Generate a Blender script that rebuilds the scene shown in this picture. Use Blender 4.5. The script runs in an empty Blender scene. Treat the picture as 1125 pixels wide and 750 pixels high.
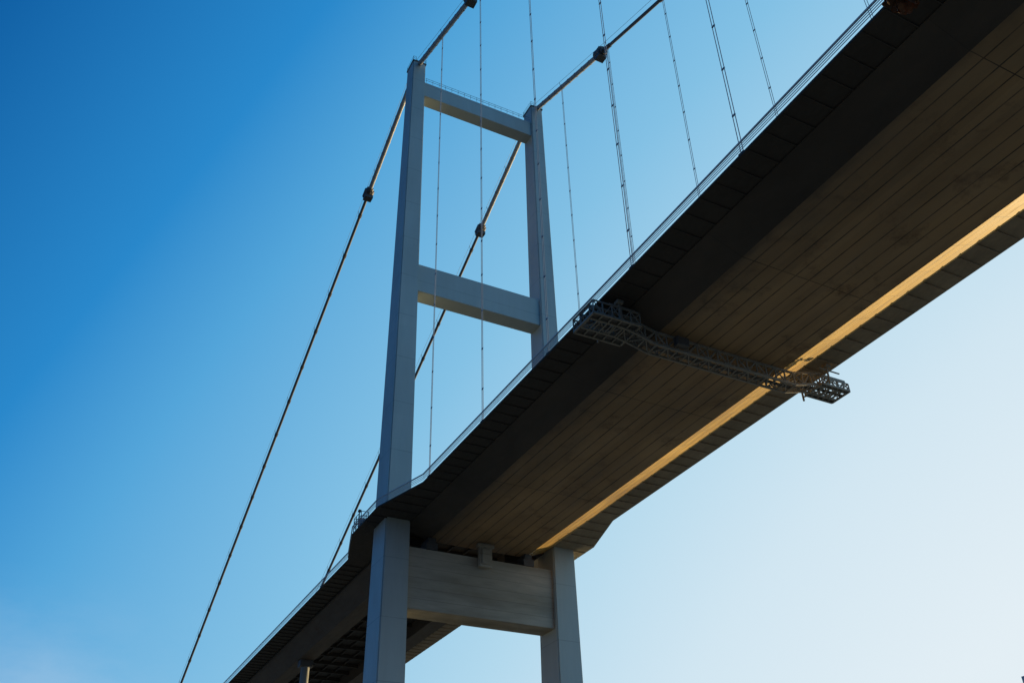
import bpy, bmesh, math, random
from mathutils import Vector, Matrix
random.seed(7)
COL = bpy.context.scene.collection
R = math.radians
CX = 58.3            # centre line of the bridge
TY = 122.0           # tower plane
def mx(x): return 2*CX - x

# ------------------------------------------------------------------ helpers
class MB:
    def __init__(s): s.v=[]; s.f=[]
    def add(s, vs, fs):
        n=len(s.v); s.v += [tuple(v) for v in vs]; s.f += [tuple(i+n for i in f) for f in fs]
    def box(s, x0,x1,y0,y1,z0,z1):
        s.add([(x0,y0,z0),(x1,y0,z0),(x1,y1,z0),(x0,y1,z0),(x0,y0,z1),(x1,y0,z1),(x1,y1,z1),(x0,y1,z1)],
              [(0,3,2,1),(4,5,6,7),(0,1,5,4),(1,2,6,5),(2,3,7,6),(3,0,4,7)])
    def bar(s, p0,p1,w,h=None,up=(0,0,1)):
        h = h or w
        p0=Vector(p0);p1=Vector(p1);d=(p1-p0).normalized();u=Vector(up)
        if abs(d.dot(u))>.97: u=Vector((0,1,0))
        a=d.cross(u).normalized()*w/2; b=d.cross(a).normalized()*h/2
        vs=[p+q for p in (p0,p1) for q in (-a-b,a-b,a+b,-a+b)]
        s.add(vs,[(0,1,2,3),(7,6,5,4),(0,4,5,1),(1,5,6,2),(2,6,7,3),(3,7,4,0)])
    def tube(s, pts, r, n=8, caps=True):
        pts=[Vector(p) for p in pts]; rs = r if isinstance(r,(list,tuple)) else [r]*len(pts)
        base=len(s.v); ref=None
        for i,p in enumerate(pts):
            d=(pts[min(i+1,len(pts)-1)]-pts[max(i-1,0)]).normalized()
            u=Vector((1,0,0)) if abs(d.x)<.9 else Vector((0,1,0))
            a=d.cross(u).normalized(); b=d.cross(a).normalized()
            for k in range(n):
                t=2*math.pi*k/n; s.v.append(tuple(p+(a*math.cos(t)+b*math.sin(t))*rs[i]))
        for i in range(len(pts)-1):
            for k in range(n):
                k2=(k+1)%n; s.f.append((base+i*n+k,base+i*n+k2,base+(i+1)*n+k2,base+(i+1)*n+k))
        if caps:
            s.f.append(tuple(base+k for k in range(n))[::-1]); e=base+(len(pts)-1)*n
            s.f.append(tuple(e+k for k in range(n)))
    def prism(s, poly, y0, y1):       # polygon in XZ extruded along Y
        n=len(poly); vs=[(x,y0,z) for x,z in poly]+[(x,y1,z) for x,z in poly]
        fs=[tuple(range(n)),tuple(range(2*n-1,n-1,-1))]+[(i,i+n,(i+1)%n+n,(i+1)%n) for i in range(n)]
        s.add(vs,fs)
    def build(s, name, mat, parent=None, bevel=0, smooth=False):
        me=bpy.data.meshes.new(name); me.from_pydata(s.v,[],s.f); me.update()
        bm=bmesh.new(); bm.from_mesh(me); bmesh.ops.recalc_face_normals(bm,faces=bm.faces); bm.to_mesh(me); bm.free()
        if smooth:
            for p in me.polygons: p.use_smooth=True
        o=bpy.data.objects.new(name,me); COL.objects.link(o); me.materials.append(mat)
        if parent: o.parent=parent
        if bevel:
            m=o.modifiers.new('bevel','BEVEL'); m.width=bevel; m.segments=2; m.limit_method='ANGLE'
        return o
def empty(name,label=None,cat=None,group=None,loc=(0,0,0)):
    o=bpy.data.objects.new(name,None); COL.objects.link(o); o.location=loc
    if label: o['label']=label; o['category']=cat
    if group: o['group']=group
    return o
def P(o,parent,anc=None): # keep world placement under an offset empty
    o.parent=parent; o.matrix_parent_inverse=Matrix.Translation(-Vector((anc or parent).location)); return o
def child_copy(src,parent,off):
    o=src.copy(); COL.objects.link(o); o.parent=parent; o.matrix_parent_inverse=src.matrix_parent_inverse.copy()
    o.location=Vector(src.location)+Vector(off); return o
def lin(c):
    return tuple((v/255/12.92 if v/255<=.04045 else ((v/255+.055)/1.055)**2.4) for v in c)+(1,)

# ------------------------------------------------------------------ materials
def newmat(name):
    m=bpy.data.materials.new(name); m.use_nodes=True; nt=m.node_tree
    return m,nt,nt.nodes['Principled BSDF']
def N(nt,t,**k):
    n=nt.nodes.new(t)
    for a,b in k.items(): setattr(n,a,b)
    return n
def math_(nt,op,a,b=None,clamp=False):
    n=N(nt,'ShaderNodeMath',operation=op,use_clamp=clamp)
    for i,v in enumerate((a,b)):
        if v is None: continue
        if isinstance(v,(int,float)): n.inputs[i].default_value=v
        else: nt.links.new(v,n.inputs[i])
    return n.outputs[0]
def mixc(nt,fac,a,b,mode='MIX'):
    n=N(nt,'ShaderNodeMixRGB',blend_type=mode)
    for i,v in enumerate((fac,a,b)):
        if isinstance(v,(int,float)): n.inputs[i].default_value=v
        elif isinstance(v,tuple): n.inputs[i].default_value=v
        else: nt.links.new(v,n.inputs[i])
    return n.outputs[0]
def noise(nt,vec,scale,detail=6,rough=.6,stretch=None):
    if stretch:
        mp=N(nt,'ShaderNodeMapping'); mp.inputs['Scale'].default_value=stretch; nt.links.new(vec,mp.inputs[0]); vec=mp.outputs[0]
    n=N(nt,'ShaderNodeTexNoise'); n.inputs['Scale'].default_value=scale; n.inputs['Detail'].default_value=detail
    n.inputs['Roughness'].default_value=rough; nt.links.new(vec,n.inputs['Vector']); return n.outputs[0]
def ramp(nt,fac,stops):
    n=N(nt,'ShaderNodeValToRGB'); e=n.color_ramp.elements
    while len(e)>1: e.remove(e[-1])
    e[0].position=stops[0][0]; e[0].color=stops[0][1]
    for p,c in stops[1:]:
        q=e.new(p); q.color=c
    nt.links.new(fac,n.inputs[0]); return n.outputs[0]
def g(v): return (v,v,v,1)
def seam(nt,coord,period,width,offset=0):      # 1 on the seam, 0 elsewhere
    c=math_(nt,'ADD',coord,offset); m=math_(nt,'PINGPONG',c,period/2)
    return math_(nt,'LESS_THAN',m,width/2)
def weathered(name, base, stain, rough=.6, streak=(1,1,1), amount=.6, seams=(), seamcol=.5, scale=.35, metallic=0, rust=None, fine=.35, blot=.5, bump=.25, plates=None, edge_fade=None, rustband=(.58,.68)):
    m,nt,b=newmat(name); tc=N(nt,'ShaderNodeTexCoord'); v=tc.outputs['Object']
    n1=noise(nt,v,scale,8,.6,streak); n2=noise(nt,v,scale*6,6,.6,streak); n3=noise(nt,v,.05,3,.5)
    f=ramp(nt,n1,[(.35,g(0)),(.7,g(1))]); f=math_(nt,'MULTIPLY',f,amount)
    c=mixc(nt,f,base+(1,),stain+(1,))
    c=mixc(nt,fine,c,ramp(nt,n2,[(.3,g(.55)),(.7,g(1.3))]),'MULTIPLY')
    c=mixc(nt,blot,c,ramp(nt,n3,[(.3,g(.7)),(.7,g(1.25))]),'MULTIPLY')
    if plates:                                  # every plate its own slight tone
        sp=N(nt,'ShaderNodeVectorMath',operation='DIVIDE'); nt.links.new(v,sp.inputs[0]); sp.inputs[1].default_value=plates[0]
        ad=N(nt,'ShaderNodeVectorMath',operation='ADD'); nt.links.new(sp.outputs[0],ad.inputs[0]); ad.inputs[1].default_value=plates[1]
        fl=N(nt,'ShaderNodeVectorMath',operation='FLOOR'); nt.links.new(ad.outputs[0],fl.inputs[0])
        wn=N(nt,'ShaderNodeTexWhiteNoise'); nt.links.new(fl.outputs[0],wn.inputs[0])
        c=mixc(nt,1,c,ramp(nt,wn.outputs[0],[(0,g(1-plates[2])),(1,g(1+plates[2]))]),'MULTIPLY')
    if rust:
        n4=noise(nt,v,.22,10,.75); rf=ramp(nt,n4,[(rustband[0],g(0)),(rustband[1],g(.8))]); c=mixc(nt,rf,c,rust+(1,))
    sx=N(nt,'ShaderNodeSeparateXYZ'); nt.links.new(v,sx.inputs[0]); tot=None
    for ax,per,w,off in seams:
        s=seam(nt,sx.outputs[ax],per,w,off)
        tot = s if tot is None else math_(nt,'MAXIMUM',tot,s)
    if edge_fade:                                    # colour darkening in from one edge, ragged by noise
        ax,x0,x1,scol=edge_fade
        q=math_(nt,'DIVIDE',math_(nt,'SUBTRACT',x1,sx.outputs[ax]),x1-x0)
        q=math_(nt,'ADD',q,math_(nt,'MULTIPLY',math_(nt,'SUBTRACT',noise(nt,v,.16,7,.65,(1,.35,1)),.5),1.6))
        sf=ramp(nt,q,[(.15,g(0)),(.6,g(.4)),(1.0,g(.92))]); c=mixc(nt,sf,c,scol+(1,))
    if tot is not None:
        brk=ramp(nt,noise(nt,v,.3,4,.6),[(.35,g(.5)),(.6,g(1))])
        tf=math_(nt,'MULTIPLY',math_(nt,'MULTIPLY',tot,brk),1-seamcol)
        c=mixc(nt,tf,c,(.004,.003,.002,1))
    nt.links.new(c,b.inputs['Base Color'])
    rr=ramp(nt,n2,[(.3,g(rough-.12)),(.7,g(min(1,rough+.15)))]); nt.links.new(rr,b.inputs['Roughness'])
    b.inputs['Metallic'].default_value=metallic
    bp=N(nt,'ShaderNodeBump'); bp.inputs['Strength'].default_value=bump; bp.inputs['Distance'].default_value=.04
    h=n2 if tot is None else math_(nt,'SUBTRACT',n2,tot)
    nt.links.new(h,bp.inputs['Height']); nt.links.new(bp.outputs[0],b.inputs['Normal'])
    return m
TOWER=weathered('tower_paint',(.475,.51,.475),(.40,.415,.37),.45,(1,1,.12),.5,[(2,8.6,.12,2),],.72,.45,fine=.07,blot=.3,bump=.03,plates=((100,100,8.6),(0,0,.5),.03))
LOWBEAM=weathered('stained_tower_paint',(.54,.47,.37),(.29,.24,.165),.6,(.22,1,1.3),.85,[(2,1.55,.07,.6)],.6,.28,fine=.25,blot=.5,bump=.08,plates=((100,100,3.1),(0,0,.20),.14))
BOTTOM=weathered('underside_paint',(.43,.275,.135),(.28,.175,.088),.65,(1,.35,1),.85,[(0,1.662,.14,.02),(1,25.6,.09,3)],.12,.10,rust=(.13,.068,.03),fine=.2,blot=.9,bump=.05,plates=((1.662,25.6,100),(.512,.12,0),.08),edge_fade=(0,48.5,57.5,(.072,.055,.040)),rustband=(.54,.68))  # plate darkens towards the left web with a ragged edge
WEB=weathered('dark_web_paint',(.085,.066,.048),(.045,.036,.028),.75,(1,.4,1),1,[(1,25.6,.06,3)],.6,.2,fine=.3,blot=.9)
WEBR=weathered('sunlight_painted_web',(.95,.62,.18),(.50,.28,.07),.6,(1,.15,1),.7,[(1,4.28,.08,0),(0,1.25,.10,.15)],.3,.35,fine=.5,blot=1,edge_fade=(1,175,35,(.26,.15,.05)))  # sunset gold and its dimming towards the tower are painted into the colour
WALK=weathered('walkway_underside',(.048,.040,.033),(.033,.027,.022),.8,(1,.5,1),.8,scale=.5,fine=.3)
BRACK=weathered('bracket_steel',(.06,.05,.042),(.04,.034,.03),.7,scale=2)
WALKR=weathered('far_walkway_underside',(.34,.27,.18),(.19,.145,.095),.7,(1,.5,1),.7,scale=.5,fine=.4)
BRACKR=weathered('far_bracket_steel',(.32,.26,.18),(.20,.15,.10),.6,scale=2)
PIPE=weathered('service_pipe_paint',(.66,.54,.38),(.45,.36,.25),.5,scale=1)
STEEL=weathered('dark_steel',(.12,.12,.12),(.08,.06,.045),.5,(1,1,1),.6,scale=2,metallic=.3)
RAIL=weathered('railing_steel',(.62,.66,.68),(.45,.46,.45),.5,(1,1,1),.5,scale=2,fine=.1)
CABLE=weathered('cable_wrap',(.15,.165,.18),(.11,.11,.11),.5,(1,1,1),.4,scale=.8,metallic=.2,fine=.1)
SLEEVE=weathered('sleeve_paint',(.36,.38,.40),(.26,.26,.26),.5,(1,1,1),.5,scale=.8,fine=.1)
ROPE=weathered('hanger_rope',(.32,.36,.40),(.24,.26,.28),.5,(1,1,1),.4,scale=1,metallic=.2,fine=.1)
APPR=weathered('approach_steel',(.12,.092,.068),(.065,.05,.038),.7,(1,.2,1),.8,[(1,6.0,.08,0)],.6,.5,rust=(.09,.05,.03))
APPRD=weathered('approach_floor_steel',(.035,.029,.024),(.026,.021,.018),.7,(1,.2,1),.6)
CONC=weathered('concrete',(.34,.33,.31),(.22,.2,.18),.85,(1,1,.4),.6,scale=.6)
COLUMN=weathered('column_paint',(.24,.245,.235),(.16,.155,.14),.6,(1,1,.2),.6,scale=.6,fine=.1)
ASPH=weathered('asphalt',(.05,.05,.052),(.04,.04,.04),.9,scale=.8)
GANTRY=weathered('gantry_steel',(.33,.30,.25),(.20,.17,.125),.55,scale=2,metallic=.1)
GROUND=weathered('shore_ground',(.29,.235,.165),(.18,.145,.10),.95,scale=.1)
WATER,nt,b=newmat('water_surface'); b.inputs['Base Color'].default_value=(.02,.06,.07,1); b.inputs['Roughness'].default_value=.15
tc=N(nt,'ShaderNodeTexCoord'); wn=noise(nt,tc.outputs['Object'],.5,6,.6); bp=N(nt,'ShaderNodeBump'); bp.inputs['Strength'].default_value=.4
nt.links.new(wn,bp.inputs['Height']); nt.links.new(bp.outputs[0],b.inputs['Normal'])
BARK=weathered('bark',(.10,.07,.05),(.05,.035,.025),.9,(1,1,.3),.7,scale=5)
LEAF=weathered('autumn_leaf',(.17,.07,.024),(.035,.02,.012),.7,scale=6,amount=1)

# ------------------------------------------------------------------ setting
GZ=-1.7
m=MB(); m.add([(-6000,-6000,GZ),(6000,-6000,GZ),(6000,6000,GZ),(-6000,6000,GZ)],[(0,1,2,3)])
o=m.build('ground',GROUND); o['kind']='structure'
m=MB(); m.add([(-6000,-6000,GZ+.004),(6000,-6000,GZ+.004),(6000,-30,GZ+.004),(-6000,-30,GZ+.004)],[(0,1,2,3)])
o=m.build('water',WATER); o['kind']='structure'

# ------------------------------------------------------------------ tower
tw=empty('bridge_tower','tall grey steel portal tower with two tapering legs and three crossbeams','tower',loc=(CX,TY,GZ))
def legdim(z):
    t=(z-GZ)/(158.5-GZ); return 4.4+(2.75-4.4)*t, 6.2+(3.5-6.2)*t
LX=44.35
for cx in (LX,mx(LX)):
    m=MB(); zs=[GZ,158.5]
    rings=[]
    for z in zs:
        w,d=legdim(z); c=.16; r=.16
        xs=w/2; ys=d/2
        ring=[(-xs+r,-ys),(xs-r,-ys),(xs-r,-ys+c),(xs,-ys+c),(xs,ys-c),(xs-r,ys-c),(xs-r,ys),(-xs+r,ys),(-xs+r,ys-c),(-xs,ys-c),(-xs,-ys+c),(-xs+r,-ys+c)]
        rings.append([(cx+a,TY+b_,z) for a,b_ in ring])
    n=12; m.add(rings[0]+rings[1],[tuple(range(n)),tuple(range(2*n-1,n-1,-1))]+[(i,(i+1)%n,(i+1)%n+n,i+n) for i in range(n)])
    leg=P(m.build('leg',TOWER),tw)
    m=MB(); w,d=legdim(158.5)
    m.box(cx-w/2-.12,cx+w/2+.12,TY-d/2-.12,TY+d/2+.12,158.3,158.6)
    m.add([(cx+sx*.75,TY+y,z) for sx in (-1,1) for y,z in ((-1.7,158.5),(1.7,158.5),(1.5,159.2),(.5,159.7),(-.5,159.7),(-1.5,159.2))],
          [(0,1,2,3,4,5),(6,7,8,9,10,11)[::-1]]+[(i,i+6,(i+1)%6+6,(i+1)%6) for i in range(6)])
    P(m.build('saddle',STEEL),tw)
    # guard rails either side of the saddle
    for sx in (-1,1):
        m=MB(); xo=cx+sx*1.4; xi=cx+sx*.8
        for z in (.55,1.1):
            m.bar((xo,TY-1.8,158.6+z),(xo,TY+1.8,158.6+z),.04)
            for yy in (-1.8,1.8): m.bar((xo,TY+yy,158.6+z),(xi,TY+yy,158.6+z),.04)
        for x in (xo,xi):
            for yy in (-1.8,1.8): m.bar((x,TY+yy,158.55),(x,TY+yy,159.75),.05)
        P(m.build('guard_rail',STEEL),tw)
    m=MB()
    m.box(cx-4.2,cx+4.2,TY-5.2,TY+5.2,GZ,GZ+3.2)
    P(m.build('plinth',CONC,bevel=.15),tw)
def beam(z0,z1,dy,mat,name='crossbeam'):
    zc=(z0+z1)/2; w,_=legdim(zc); m=MB()
    m.box(LX+w/2-.25,mx(LX)-w/2+.25,TY-dy,TY+dy,z0,z1)
    ob=P(m.build(name,mat,bevel=.08),tw); return ob
b1=beam(149.3,153.4,1.35,TOWER); b2=beam(98.9,104.8,1.6,TOWER); b3=beam(42.8,51.9,2.0,LOWBEAM)
for ob,z0,z1,dy in ((b1,149.3,153.4,1.35),(b2,98.9,104.8,1.6),(b3,42.8,51.9,2.0)):
    w,_=legdim((z0+z1)/2); xa=LX+w/2; xb=mx(LX)-w/2
    for za,zb in ((z1+.003,z1+.16),(z0-.16,z0-.003)):
        m=MB(); m.box(xa,xb,TY-dy-.12,TY+dy+.12,za,zb); P(m.build('flange',TOWER if ob is not b3 else LOWBEAM),ob,tw)
# stepped lower half and ledges of the lowest beam, upstand under the deck
m=MB(); m.box(46.6,mx(46.6),TY-2.35,TY-2.003,42.95,45.9); P(m.build('cover_plate',LOWBEAM,bevel=.04),b3,tw)
for z,pr,h in ((45.905,.55,.22),(49.0,.30,.18),(51.0,.35,.5)):
    m=MB(); m.box(46.55,mx(46.55),TY-2.0-pr,TY-2.003,z,z+h); P(m.build('ledge',LOWBEAM),b3,tw)
m=MB(); m.box(47.2,mx(47.2),TY-1.45,TY+1.2,52.07,53.5); P(m.build('upstand',LOWBEAM,bevel=.04),b3,tw)
# railing on the top beam
m=MB()
for yy in (TY-1.3,TY+1.3):
    for z in (.6,1.15): m.bar((46,yy,153.6+z),(mx(46),yy,153.6+z),.05)
    x=46.2
    while x<mx(46): m.bar((x,yy,153.56),(x,yy,154.75),.05); x+=1.45
P(m.build('railing',STEEL),tw)
m=MB(); m.box(57.25,59.35,118.85,119.5,50.2,53.9); m.box(56.95,59.65,118.7,119.5,53.2,53.75)
m.box(57.6,59.0,118.65,118.85,50.6,52.9)
P(m.build('bearing_block',LOWBEAM,bevel=.06),tw)
for x in (50.2,mx(50.2)):
    m=MB(); m.box(x-.9,x+.9,120.3,123.4,52.09,53.2); m.box(x-.6,x+.6,120.4,123.2,53.2,53.97)
    P(m.build('bearing',STEEL),tw)

# ------------------------------------------------------------------ deck of the main span
Y0=-220; YM=121.9
dk=empty('bridge_deck','long dark brown deck of the main span seen from below','bridge deck',loc=(CX,YM,54))
XB=50.1; XW=46.4; ZB=54.0; ZW=55.45; XE=43.0; ZE=55.55
m=MB(); m.prism([(XW+.3,ZW+.02),(mx(XW)-.3,ZW+.02),(mx(XW)-.3,57),(XW+.3,57)],Y0,YM)
P(m.build('box_girder',WEB),dk)
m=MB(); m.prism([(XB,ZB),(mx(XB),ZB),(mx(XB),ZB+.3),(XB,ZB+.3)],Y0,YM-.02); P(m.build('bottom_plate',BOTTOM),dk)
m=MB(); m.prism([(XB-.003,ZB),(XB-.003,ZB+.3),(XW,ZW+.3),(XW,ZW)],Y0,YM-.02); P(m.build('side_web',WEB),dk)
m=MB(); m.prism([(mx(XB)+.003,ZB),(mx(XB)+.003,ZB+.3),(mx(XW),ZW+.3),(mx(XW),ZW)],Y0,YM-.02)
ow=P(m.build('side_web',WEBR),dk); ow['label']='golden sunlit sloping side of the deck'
m=MB(); m.box(XW+.4,mx(XW)-.4,Y0,YM,57.004,57.06); P(m.build('roadway',ASPH),dk)
def walk(side,parent,segs):
    """segs: outer edge path as (y, x) for the left side"""
    f=(lambda x:x) if side<0 else mx
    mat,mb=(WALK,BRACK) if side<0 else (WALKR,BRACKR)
    m=MB()
    for (ya,xa),(yb,xb) in zip(segs[:-1],segs[1:]):
        vs=[(f(XW+.2),ya,ZE),(f(xa),ya,ZE),(f(xb),yb,ZE),(f(XW+.2),yb,ZE)]; vs+=[(a,b_,ZE+.22) for a,b_,c in vs]
        m.add(vs,[(0,1,2,3),(4,5,6,7),(0,1,5,4),(1,2,6,5),(2,3,7,6),(3,0,4,7)])
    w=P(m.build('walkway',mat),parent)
    m=MB()
    for (ya,xa),(yb,xb) in zip(segs[:-1],segs[1:]):
        m.bar((f(xa-.09),ya,ZE+.16),(f(xb-.09),yb,ZE+.16),.15,.46)
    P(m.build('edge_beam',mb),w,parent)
    for off in ((.6,1.6,2.6) if side<0 else (1.5,2.3)):
        m=MB()
        for (ya,xa),(yb,xb) in zip(segs[:-1],segs[1:]):
            m.bar((f(xa+off),ya,ZE-.05),(f(xb+off),yb,ZE-.05),.09,.10)
        P(m.build('stringer',mb),w,parent)
    if side>0:
        m=MB(); m.tube([(f(xa+.7),ya,ZE-.20) for ya,xa in segs],.12,8); P(m.build('service_pipe',PIPE,smooth=True),w,parent)
    m=MB()
    for (ya,xa),(yb,xb) in zip(segs[:-1],segs[1:]):
        for z,t in ((.55,.05),(.8,.05),(1.05,.05),(1.35,.14)):
            m.bar((f(xa),ya,ZE+z),(f(xb),yb,ZE+z),t)
    r=P(m.build('railing',RAIL),parent)
    return r,f,mb
def edge_x(y,segs):
    for (ya,xa),(yb,xb) in zip(segs[:-1],segs[1:]):
        if ya<=y<=yb: return xa+(xb-xa)*(y-ya)/(yb-ya)
SEG=[(Y0,XE),(107.0,XE),(117.0,40.2),(YM,40.2)]
SEG2=[(122.1,40.2),(128.0,40.2),(138.0,XE),(420,XE)]
def posts(r,anc,f,segs,y0,y1,step):
    proto=None; y=y0
    while y<y1:
        x=edge_x(y,segs)
        if proto is None:
            m=MB(); m.bar((f(x),y,ZE+.2),(f(x),y,ZE+1.40),.17); proto=P(m.build('post',RAIL),r,anc); x0=f(x)
        else: child_copy(proto,r,(f(x)-x0,y-y0,0))
        y+=step
for side in (-1,1):
    r,f,mb=walk(side,dk,SEG)
    y=17.0; proto=None; dp=.14 if side<0 else .20; t=.035 if side<0 else .045
    while y<106:
        if proto is None:
            m=MB()
            vs=[(f(XW-.05),y-t,ZE-.02),(f(XE+.1),y-t,ZE-.02),(f(XE+.1),y-t,ZE-.07),(f(XW-.05),y-t,ZE-dp)]
            vs+=[(a,y+t,c) for a,b_,c in vs]
            m.add(vs,[(0,1,2,3),(4,5,6,7),(0,1,5,4),(1,2,6,5),(2,3,7,6),(3,0,4,7)])
            proto=P(m.build('bracket',mb),dk); yp=y
        else: child_copy(proto,dk,(0,y-yp,0))
        y+=2.14
    for yb in (108.6,111.2,113.8,116.5,119.5):
        m=MB(); m.bar((f(XW),yb,ZE-.08),(f(edge_x(yb,SEG)+.1),yb,ZE-.06),.08,.14); P(m.build('bracket',mb),dk)
    posts(r,dk,f,SEG,17.0 if side<0 else 36.0,YM,2.14)

# ------------------------------------------------------------------ approach deck beyond the tower
ap=empty('approach_deck','dark approach deck with ribbed underside beyond the tower at lower left','bridge deck',loc=(CX,122.1,52.6))
m=MB(); m.box(XW,mx(XW),122.1,420,55.3,57); P(m.build('deck_slab',APPRD),ap)
for f in ((lambda x:x),mx):
    m=MB(); m.prism([(f(46.6),55.28),(f(49.4),52.9),(f(52.4),52.9),(f(52.4),55.28)],124.2,420); P(m.build('box_girder',APPR),ap)
proto=None
for i in range(30):
    y=127+6*i
    if proto is None:
        m=MB(); m.box(52.42,mx(52.42),y-.2,y+.2,54.6,55.28); proto=P(m.build('floor_beam',APPRD),ap)
    else: child_copy(proto,ap,(0,6*i,0))
for x in (55.5,58.3,61.1):
    m=MB(); m.box(x-.15,x+.15,124.5,420,54.9,55.27); P(m.build('stringer',APPRD),ap)
for side in (-1,1):
    r,f,mb=walk(side,ap,SEG2)
    posts(r,ap,f,SEG2,122.6,226,2.14)
    proto=None; y=140
    for i in range(42):
        if proto is None:
            m=MB(); m.bar((f(XW),y,ZE-.08),(f(XE+.1),y,ZE-.06),.08,.14); proto=P(m.build('bracket',mb),ap)
        else: child_copy(proto,ap,(0,2.14*i,0))
for x,lab in ((51.0,'slim grey column under the left girder of the approach deck, at the bottom edge'),(mx(51.0),'slim grey column under the right girder of the approach deck, behind the tower leg')):
    c=empty('approach_column',lab,'column','columns under the approach deck',loc=(x,186,GZ))
    m=MB(); m.tube([(x,186,GZ+1.2),(x,186,51.6)],.85,20); P(m.build('shaft',COLUMN,smooth=False),c)
    m=MB(); m.box(x-1.3,x+1.3,185,187,51.6,52.88); P(m.build('bearing_head',STEEL,bevel=.05),c)
    m=MB(); m.box(x-2,x+2,184,188,GZ,GZ+1.2); P(m.build('footing',CONC,bevel=.08),c)

# service cage on the walkway just outside the left leg
sc_=empty('service_cage','small dark cage of equipment on the walkway edge left of the tower leg','service cage',loc=(40.9,126.2,ZE+.22))
m=MB(); ya,yb=124.6,127.8; xa,xb=40.35,41.5; z0=ZE+.22
for x in (xa,xb):
    for y in (ya,125.7,126.8,yb): m.bar((x,y,z0),(x,y,z0+2.4),.09)
    for z in (.9,1.7,2.4): m.bar((x,ya,z0+z),(x,yb,z0+z),.07)
    m.bar((x,ya,z0+.9),(x,yb,z0+2.4),.06)
for y in (ya,yb):
    for z in (.9,1.7,2.4): m.bar((xa,y,z0+z),(xb,y,z0+z),.07)
P(m.build('frame',STEEL),sc_)
m=MB(); m.box(40.5,41.3,125.0,126.0,z0,z0+1.5); P(m.build('cabinet',SLEEVE,bevel=.04),sc_)
m=MB(); m.bar((40.9,127.2,z0),(40.9,127.2,z0+3.4),.1); m.box(40.7,41.1,126.95,127.45,z0+3.4,z0+3.7); P(m.build('lamp_mast',STEEL),sc_)

# ------------------------------------------------------------------ cables
ZT=158.7
def zc(y):
    if y<=TY:
        s=TY-y; return ZT-.397*s+.00035*s*s
    return ZT-.494*(y-TY)+.00003*(y-TY)**2
HYN=[108.0-16.95*i for i in range(6)]; HYF=[109.5-17.1*i for i in range(6)]
for cx,HY,lab in ((LX,HYN,'main cable over the left tower leg, running down to the lower left'),(mx(LX),HYF,'main cable over the right tower leg, passing behind the left leg')):
    c=empty('main_cable',lab,'cable',loc=(cx,TY,ZT))
    ys=[-220+6*i for i in range(57)]+[TY-.8,TY+.8]+[TY+6*i for i in range(1,41)]
    m=MB(); m.tube([(cx,y,zc(y)+(0 if abs(y-TY)>1 else -.25)) for y in ys],.34,10); P(m.build('cable',CABLE,smooth=True),c)
    for dx in (-.5,.5):
        m=MB(); m.tube([(cx+dx,y,zc(y)+1.25) for y in ys if y>-60],.03,5); P(m.build('hand_rope',CABLE),c)
    def along(y,h):
        e=.5; d=Vector((0,2*e,zc(y+e)-zc(y-e))).normalized(); p=Vector((cx,y,zc(y))); return p-d*h/2,p+d*h/2
    for y in HY:
        m=MB(); a,b_=along(y,1.6); m.tube([a,b_],.45,10)
        for dx in (-.5,.5): m.bar((cx+dx*.6,y,zc(y)+.2),(cx+dx,y,zc(y)+1.28),.06)
        P(m.build('cable_band',STEEL),c)
    y=TY+13
    while y<TY+220:
        m=MB(); a,b_=along(y,.8); m.tube([a,b_],.43,8)
        for dx in (-.5,.5): m.bar((cx+dx*.6,y,zc(y)+.2),(cx+dx,y,zc(y)+1.28),.06)
        P(m.build('cable_band',STEEL),c); y+=9.5
    for sgn in (-1,1):
        yl=TY+sgn*27.0
        m=MB(); n=9; e0=TY+sgn*2.2; e1=yl-sgn*1.2
        pts=[];rs=[]
        for i in range(n):
            for q,rr in ((0,.52),(.10,.52),(.101,.47),(.999,.47)):
                y=e0+(e1-e0)*(i+q)/n; pts.append((cx,y,zc(y))); rs.append(rr)
        m.tube(pts,rs,12)
        P(m.build('sleeve',SLEEVE),c)
        m=MB(); a,b_=along(yl,3.0); d=(b_-a)/3
        m.tube([a,a+d*.5,a+d*.52,b_-d*.52,b_-d*.5,b_],[.75,.85,1.12,1.12,.85,.75],10)
        m.box(cx-.9,cx+.9,yl-.8,yl+.8,zc(yl)-1.55,zc(yl)-.7)
        m.box(cx-.5,cx+.5,yl-.5,yl+.5,zc(yl)+1.0,zc(yl)+1.5)
        P(m.build('collar',STEEL),c)

# hangers
hl=['nearest the tower','second from the tower','third from the tower','fourth from the tower','fifth from the tower','sixth from the tower']
for cx,HY,sn in ((LX,HYN,'left'),(mx(LX),HYF,'right')):
    for i,y in enumerate(HY):
        lab='thin steel hanger of the %s main cable, %s'%(sn,hl[i])
        h=empty('suspension_hanger',lab,'hanger','hangers from the main cables to the deck',loc=(cx,y,56))
        top=zc(y)-.4
        for dy in (-.16,.16):
            m=MB(); m.tube([(cx,y+dy,57.3),(cx,y+dy,top)],.042,6); P(m.build('rope',ROPE),h)
        z=62.0; proto=None
        while z<top-2:
            if proto is None:
                m=MB(); m.box(cx-.05,cx+.05,y-.21,y+.21,z,z+.18); proto=P(m.build('clamp',ROPE),h); z0=z
            else: child_copy(proto,h,(0,0,z-z0))
            z+=6.2
        m=MB(); m.box(cx-.2,cx+.2,y-.35,y+.35,55.8,57.4); P(m.build('socket',STEEL),h)

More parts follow.
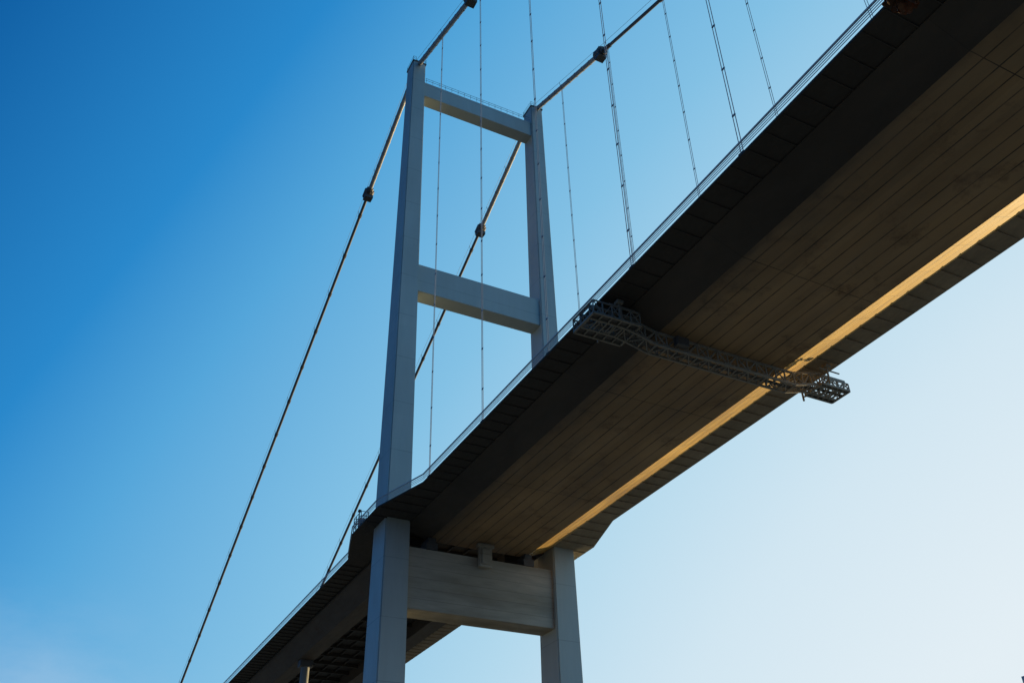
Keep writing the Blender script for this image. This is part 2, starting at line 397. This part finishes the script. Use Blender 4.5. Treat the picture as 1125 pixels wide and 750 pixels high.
# ------------------------------------------------------------------ inspection gantry
gt=empty('inspection_gantry','steel lattice inspection gantry hanging across the underside of the deck','gantry',loc=(CX,62.3,53))
ga,gb=61.4,63.1
def gz(x):
    if x<46.0: return 53.1
    if x<49.5: return 53.1+(52.2-53.1)*(x-46.0)/3.5
    if x<67.5: return 52.2
    if x<71: return 52.2+(53.15-52.2)*(x-67.5)/3.5
    return 53.15
GH=1.5
xs=[41.7+1.3*i for i in range(27)]
for y in (ga,gb):
    for h in (0,GH):
        m=MB()
        for i in range(len(xs)-1): m.bar((xs[i],y,gz(xs[i])+h),(xs[i+1],y,gz(xs[i+1])+h),.21)
        P(m.build('chord',GANTRY),gt)
dgl=MB(); fl=MB()
for i in range(len(xs)-1):
    xa,xb=xs[i],xs[i+1]; za,zb=gz(xa),gz(xb)
    for y in (ga,gb):
        dgl.bar((xa,y,za),(xa,y,za+GH),.13)
        if i%2: dgl.bar((xa,y,za),(xb,y,zb+GH),.12)
        else: dgl.bar((xa,y,za+GH),(xb,y,zb),.12)
    for h in (0,GH):
        dgl.bar((xa,ga,za+h),(xa,gb,za+h),.12)
    dgl.bar((xa,ga if i%2 else gb,za),(xb,gb if i%2 else ga,zb),.10)
    fl.bar((xa,(ga+gb)/2,za+.13),(xb,(ga+gb)/2,zb+.13),.5,.05)
P(dgl.build('lattice',GANTRY),gt); P(fl.build('floor_grating',STEEL),gt)
for x0,x1,ya,yb,hh in ((41.5,47.0,60.4,64.2,1.5),(71.4,75.4,60.9,63.7,.9)):
    m=MB(); zb=gz(x0)-.02
    for k in range(6):
        x=x0+(x1-x0)*k/5
        for y in (ya,yb): m.bar((x,y,zb),(x,y,zb+hh),.10)
        m.bar((x,ya,zb),(x,yb,zb),.13)
    for z,t in ((0,.2),(hh/2,.07),(hh,.13)):
        for y in (ya,yb): m.bar((x0,y,zb+z),(x1,y,zb+z),t)
        for x in (x0,x1): m.bar((x,ya,zb+z),(x,yb,zb+z),t)
    for k in range(5):
        xa=x0+(x1-x0)*k/5; xb=x0+(x1-x0)*(k+1)/5
        for y in (ya,yb): m.bar((xa,y,zb+(0 if k%2 else hh)),(xb,y,zb+(hh if k%2 else 0)),.08)
    P(m.build('end_platform',GANTRY),gt)
    for y0_,y1_ in ((ya+.1,61.28),(63.22,yb-.1)):
        m=MB(); m.box(x0+.1,x1-.1,y0_,y1_,zb+.10,zb+.14); P(m.build('platform_floor',STEEL),gt)
for x in (44.6,mx(44.6)):
    m=MB()
    for y in (60.4,64.6):
        m.bar((x,y,53.0),(x,y,55.35),.16); m.box(x-.35,x+.35,y-.35,y+.35,55.0,55.34)
        m.bar((x,y,53.5),(x,62.3,53.0),.14)
        m.bar((x-1.2,y,54.7),(x+1.8,y,54.7),.12)
    m.bar((x,60.4,54.6),(x,64.6,54.6),.18)
    P(m.build('hanger_frame',GANTRY),gt)
for b_ in ((51.5,53.0,60.5,61.2,52.4,53.4),):
    m=MB(); m.box(*b_); P(m.build('winch_box',STEEL,bevel=.05),gt)

# ------------------------------------------------------------------ overhanging tree
tr=empty('tree','dark autumn branch tip with brown leaves poking in at the top right edge','tree',loc=(9.6,-1.6,GZ))
m=MB(); m.tube([(9.6,-1.6,GZ),(9.5,-1.5,1.5),(9.3,-1.3,4.5),(9.5,-1.5,7.2),(9.7,-1.7,9.4)],[.24,.19,.15,.1,.04],10)
P(m.build('trunk',BARK,smooth=True),tr)
for pts,rs in (([(9.35,-1.3,5.4),(8.2,0,6.7),(6.9,1.2,7.15),(5.8,2.2,7.15),(5.35,2.6,6.95)],[.09,.06,.04,.022,.01]),([(9.5,-1.5,6.6),(10.4,-2.2,7.8),(10.9,-2.6,8.6)],[.07,.04,.02])):
    m=MB(); m.tube(pts,rs,8); P(m.build('limb',BARK,smooth=True),tr)
m=MB()
def leaf(m,p,s):
    d=Vector((random.uniform(-1,1),random.uniform(-1,1),random.uniform(-1,.2))).normalized()
    a=d.cross(Vector((random.random(),random.random(),random.random()))).normalized()
    nrm=d.cross(a); p=Vector(p)
    m.add([p,p+d*s*.3+a*s*.42+nrm*s*.06,p+d*s*.7+a*s*.36,p+d*s,p+d*s*.7-a*s*.36,p+d*s*.3-a*s*.42+nrm*s*.06],[(0,1,2,3),(0,3,4,5)])
for i in range(170):
    leaf(m,(5.32+random.uniform(-.13,.13),2.73+random.uniform(-.1,.1),6.82+random.gauss(0,.03)),random.uniform(.05,.08))
for i in range(900):
    q=Vector((random.gauss(0,1),random.gauss(0,1),random.gauss(0,.8)))*.75
    leaf(m,Vector((9.9,-1.9,8.6))+q,random.uniform(.08,.14))
P(m.build('crown',LEAF),tr)

# ------------------------------------------------------------------ camera
th=R(34.4); az=R(28.2)
RR=Vector((math.cos(az),-math.sin(az),0)); FF=Vector((math.cos(th)*math.sin(az),math.cos(th)*math.cos(az),math.sin(th)))
UU=RR.cross(FF)
ro=math.atan2(41,1485); xr=RR*math.cos(ro)-UU*math.sin(ro); yu=RR*math.sin(ro)+UU*math.cos(ro)
cam=bpy.data.cameras.new('camera'); co=bpy.data.objects.new('camera',cam); COL.objects.link(co)
co.matrix_world=Matrix(((xr.x,yu.x,-FF.x,0),(xr.y,yu.y,-FF.y,0),(xr.z,yu.z,-FF.z,0),(0,0,0,1)))
cam.sensor_width=36; cam.lens=36*1017/1125; cam.clip_start=.1; cam.clip_end=20000
bpy.context.scene.camera=co

# ------------------------------------------------------------------ light
SA=R(80); SE=R(4)
sd=Vector((math.sin(SA)*math.cos(SE),math.cos(SA)*math.cos(SE),math.sin(SE)))
l=bpy.data.lights.new('sun','SUN'); l.energy=5; l.angle=R(.5); l.color=(1,.74,.36)
lo=bpy.data.objects.new('sun',l); COL.objects.link(lo); lo.rotation_euler=sd.to_track_quat('Z','Y').to_euler(); lo.location=(200,30,60)
w=bpy.data.worlds.new('World'); bpy.context.scene.world=w; w.use_nodes=True; nt=w.node_tree
for n in list(nt.nodes): nt.nodes.remove(n)
out=N(nt,'ShaderNodeOutputWorld'); sky=N(nt,'ShaderNodeTexSky',sky_type='NISHITA'); sky.sun_disc=False
sky.sun_elevation=SE; sky.sun_rotation=SA
bg1=N(nt,'ShaderNodeBackground'); bg1.inputs[1].default_value=.003; nt.links.new(sky.outputs[0],bg1.inputs[0])
tc=N(nt,'ShaderNodeTexCoord'); nv=N(nt,'ShaderNodeVectorMath',operation='NORMALIZE'); nt.links.new(tc.outputs['Generated'],nv.inputs[0])
dt=N(nt,'ShaderNodeVectorMath',operation='DOT_PRODUCT'); nt.links.new(nv.outputs[0],dt.inputs[0]); dt.inputs[1].default_value=(.975,.17,.139)
sz=N(nt,'ShaderNodeSeparateXYZ'); nt.links.new(nv.outputs[0],sz.inputs[0])
t=math_(nt,'ADD',dt.outputs['Value'],math_(nt,'MULTIPLY',math_(nt,'SUBTRACT',.7,sz.outputs[2]),.5))
t=math_(nt,'DIVIDE',math_(nt,'ADD',t,.3),1.6)
def tt(v): return (v+.3)/1.6
c=ramp(nt,t,[(0,lin((10,78,138))),(tt(.04),lin((14,96,165))),(tt(.27),lin((40,136,204))),(tt(.40),lin((84,166,219))),(tt(.62),lin((132,194,230))),(tt(.82),lin((178,217,238))),(tt(.98),lin((210,231,243))),(tt(1.13),lin((227,239,246))),(1,lin((234,240,244)))])
cn=noise(nt,nv.outputs[0],3.2,9,.62,(1,1,2.2)); cf=ramp(nt,cn,[(.42,g(0)),(.66,g(1))])
low=math_(nt,'MULTIPLY',math_(nt,'SUBTRACT',.33,sz.outputs[2]),9.0,True)
away=math_(nt,'MULTIPLY',math_(nt,'SUBTRACT',.42,dt.outputs['Value']),5.0,True)
low=math_(nt,'MULTIPLY',low,away)
c=mixc(nt,math_(nt,'MULTIPLY',math_(nt,'MULTIPLY',cf,low),.4),c,lin((186,210,232)))
bg2=N(nt,'ShaderNodeBackground'); bg2.inputs[1].default_value=.98; nt.links.new(c,bg2.inputs[0])
ad=N(nt,'ShaderNodeAddShader'); nt.links.new(bg1.outputs[0],ad.inputs[0]); nt.links.new(bg2.outputs[0],ad.inputs[1]); nt.links.new(ad.outputs[0],out.inputs[0])
sc=bpy.context.scene; sc.view_settings.view_transform='Standard'; sc.view_settings.look='None'; sc.view_settings.exposure=0
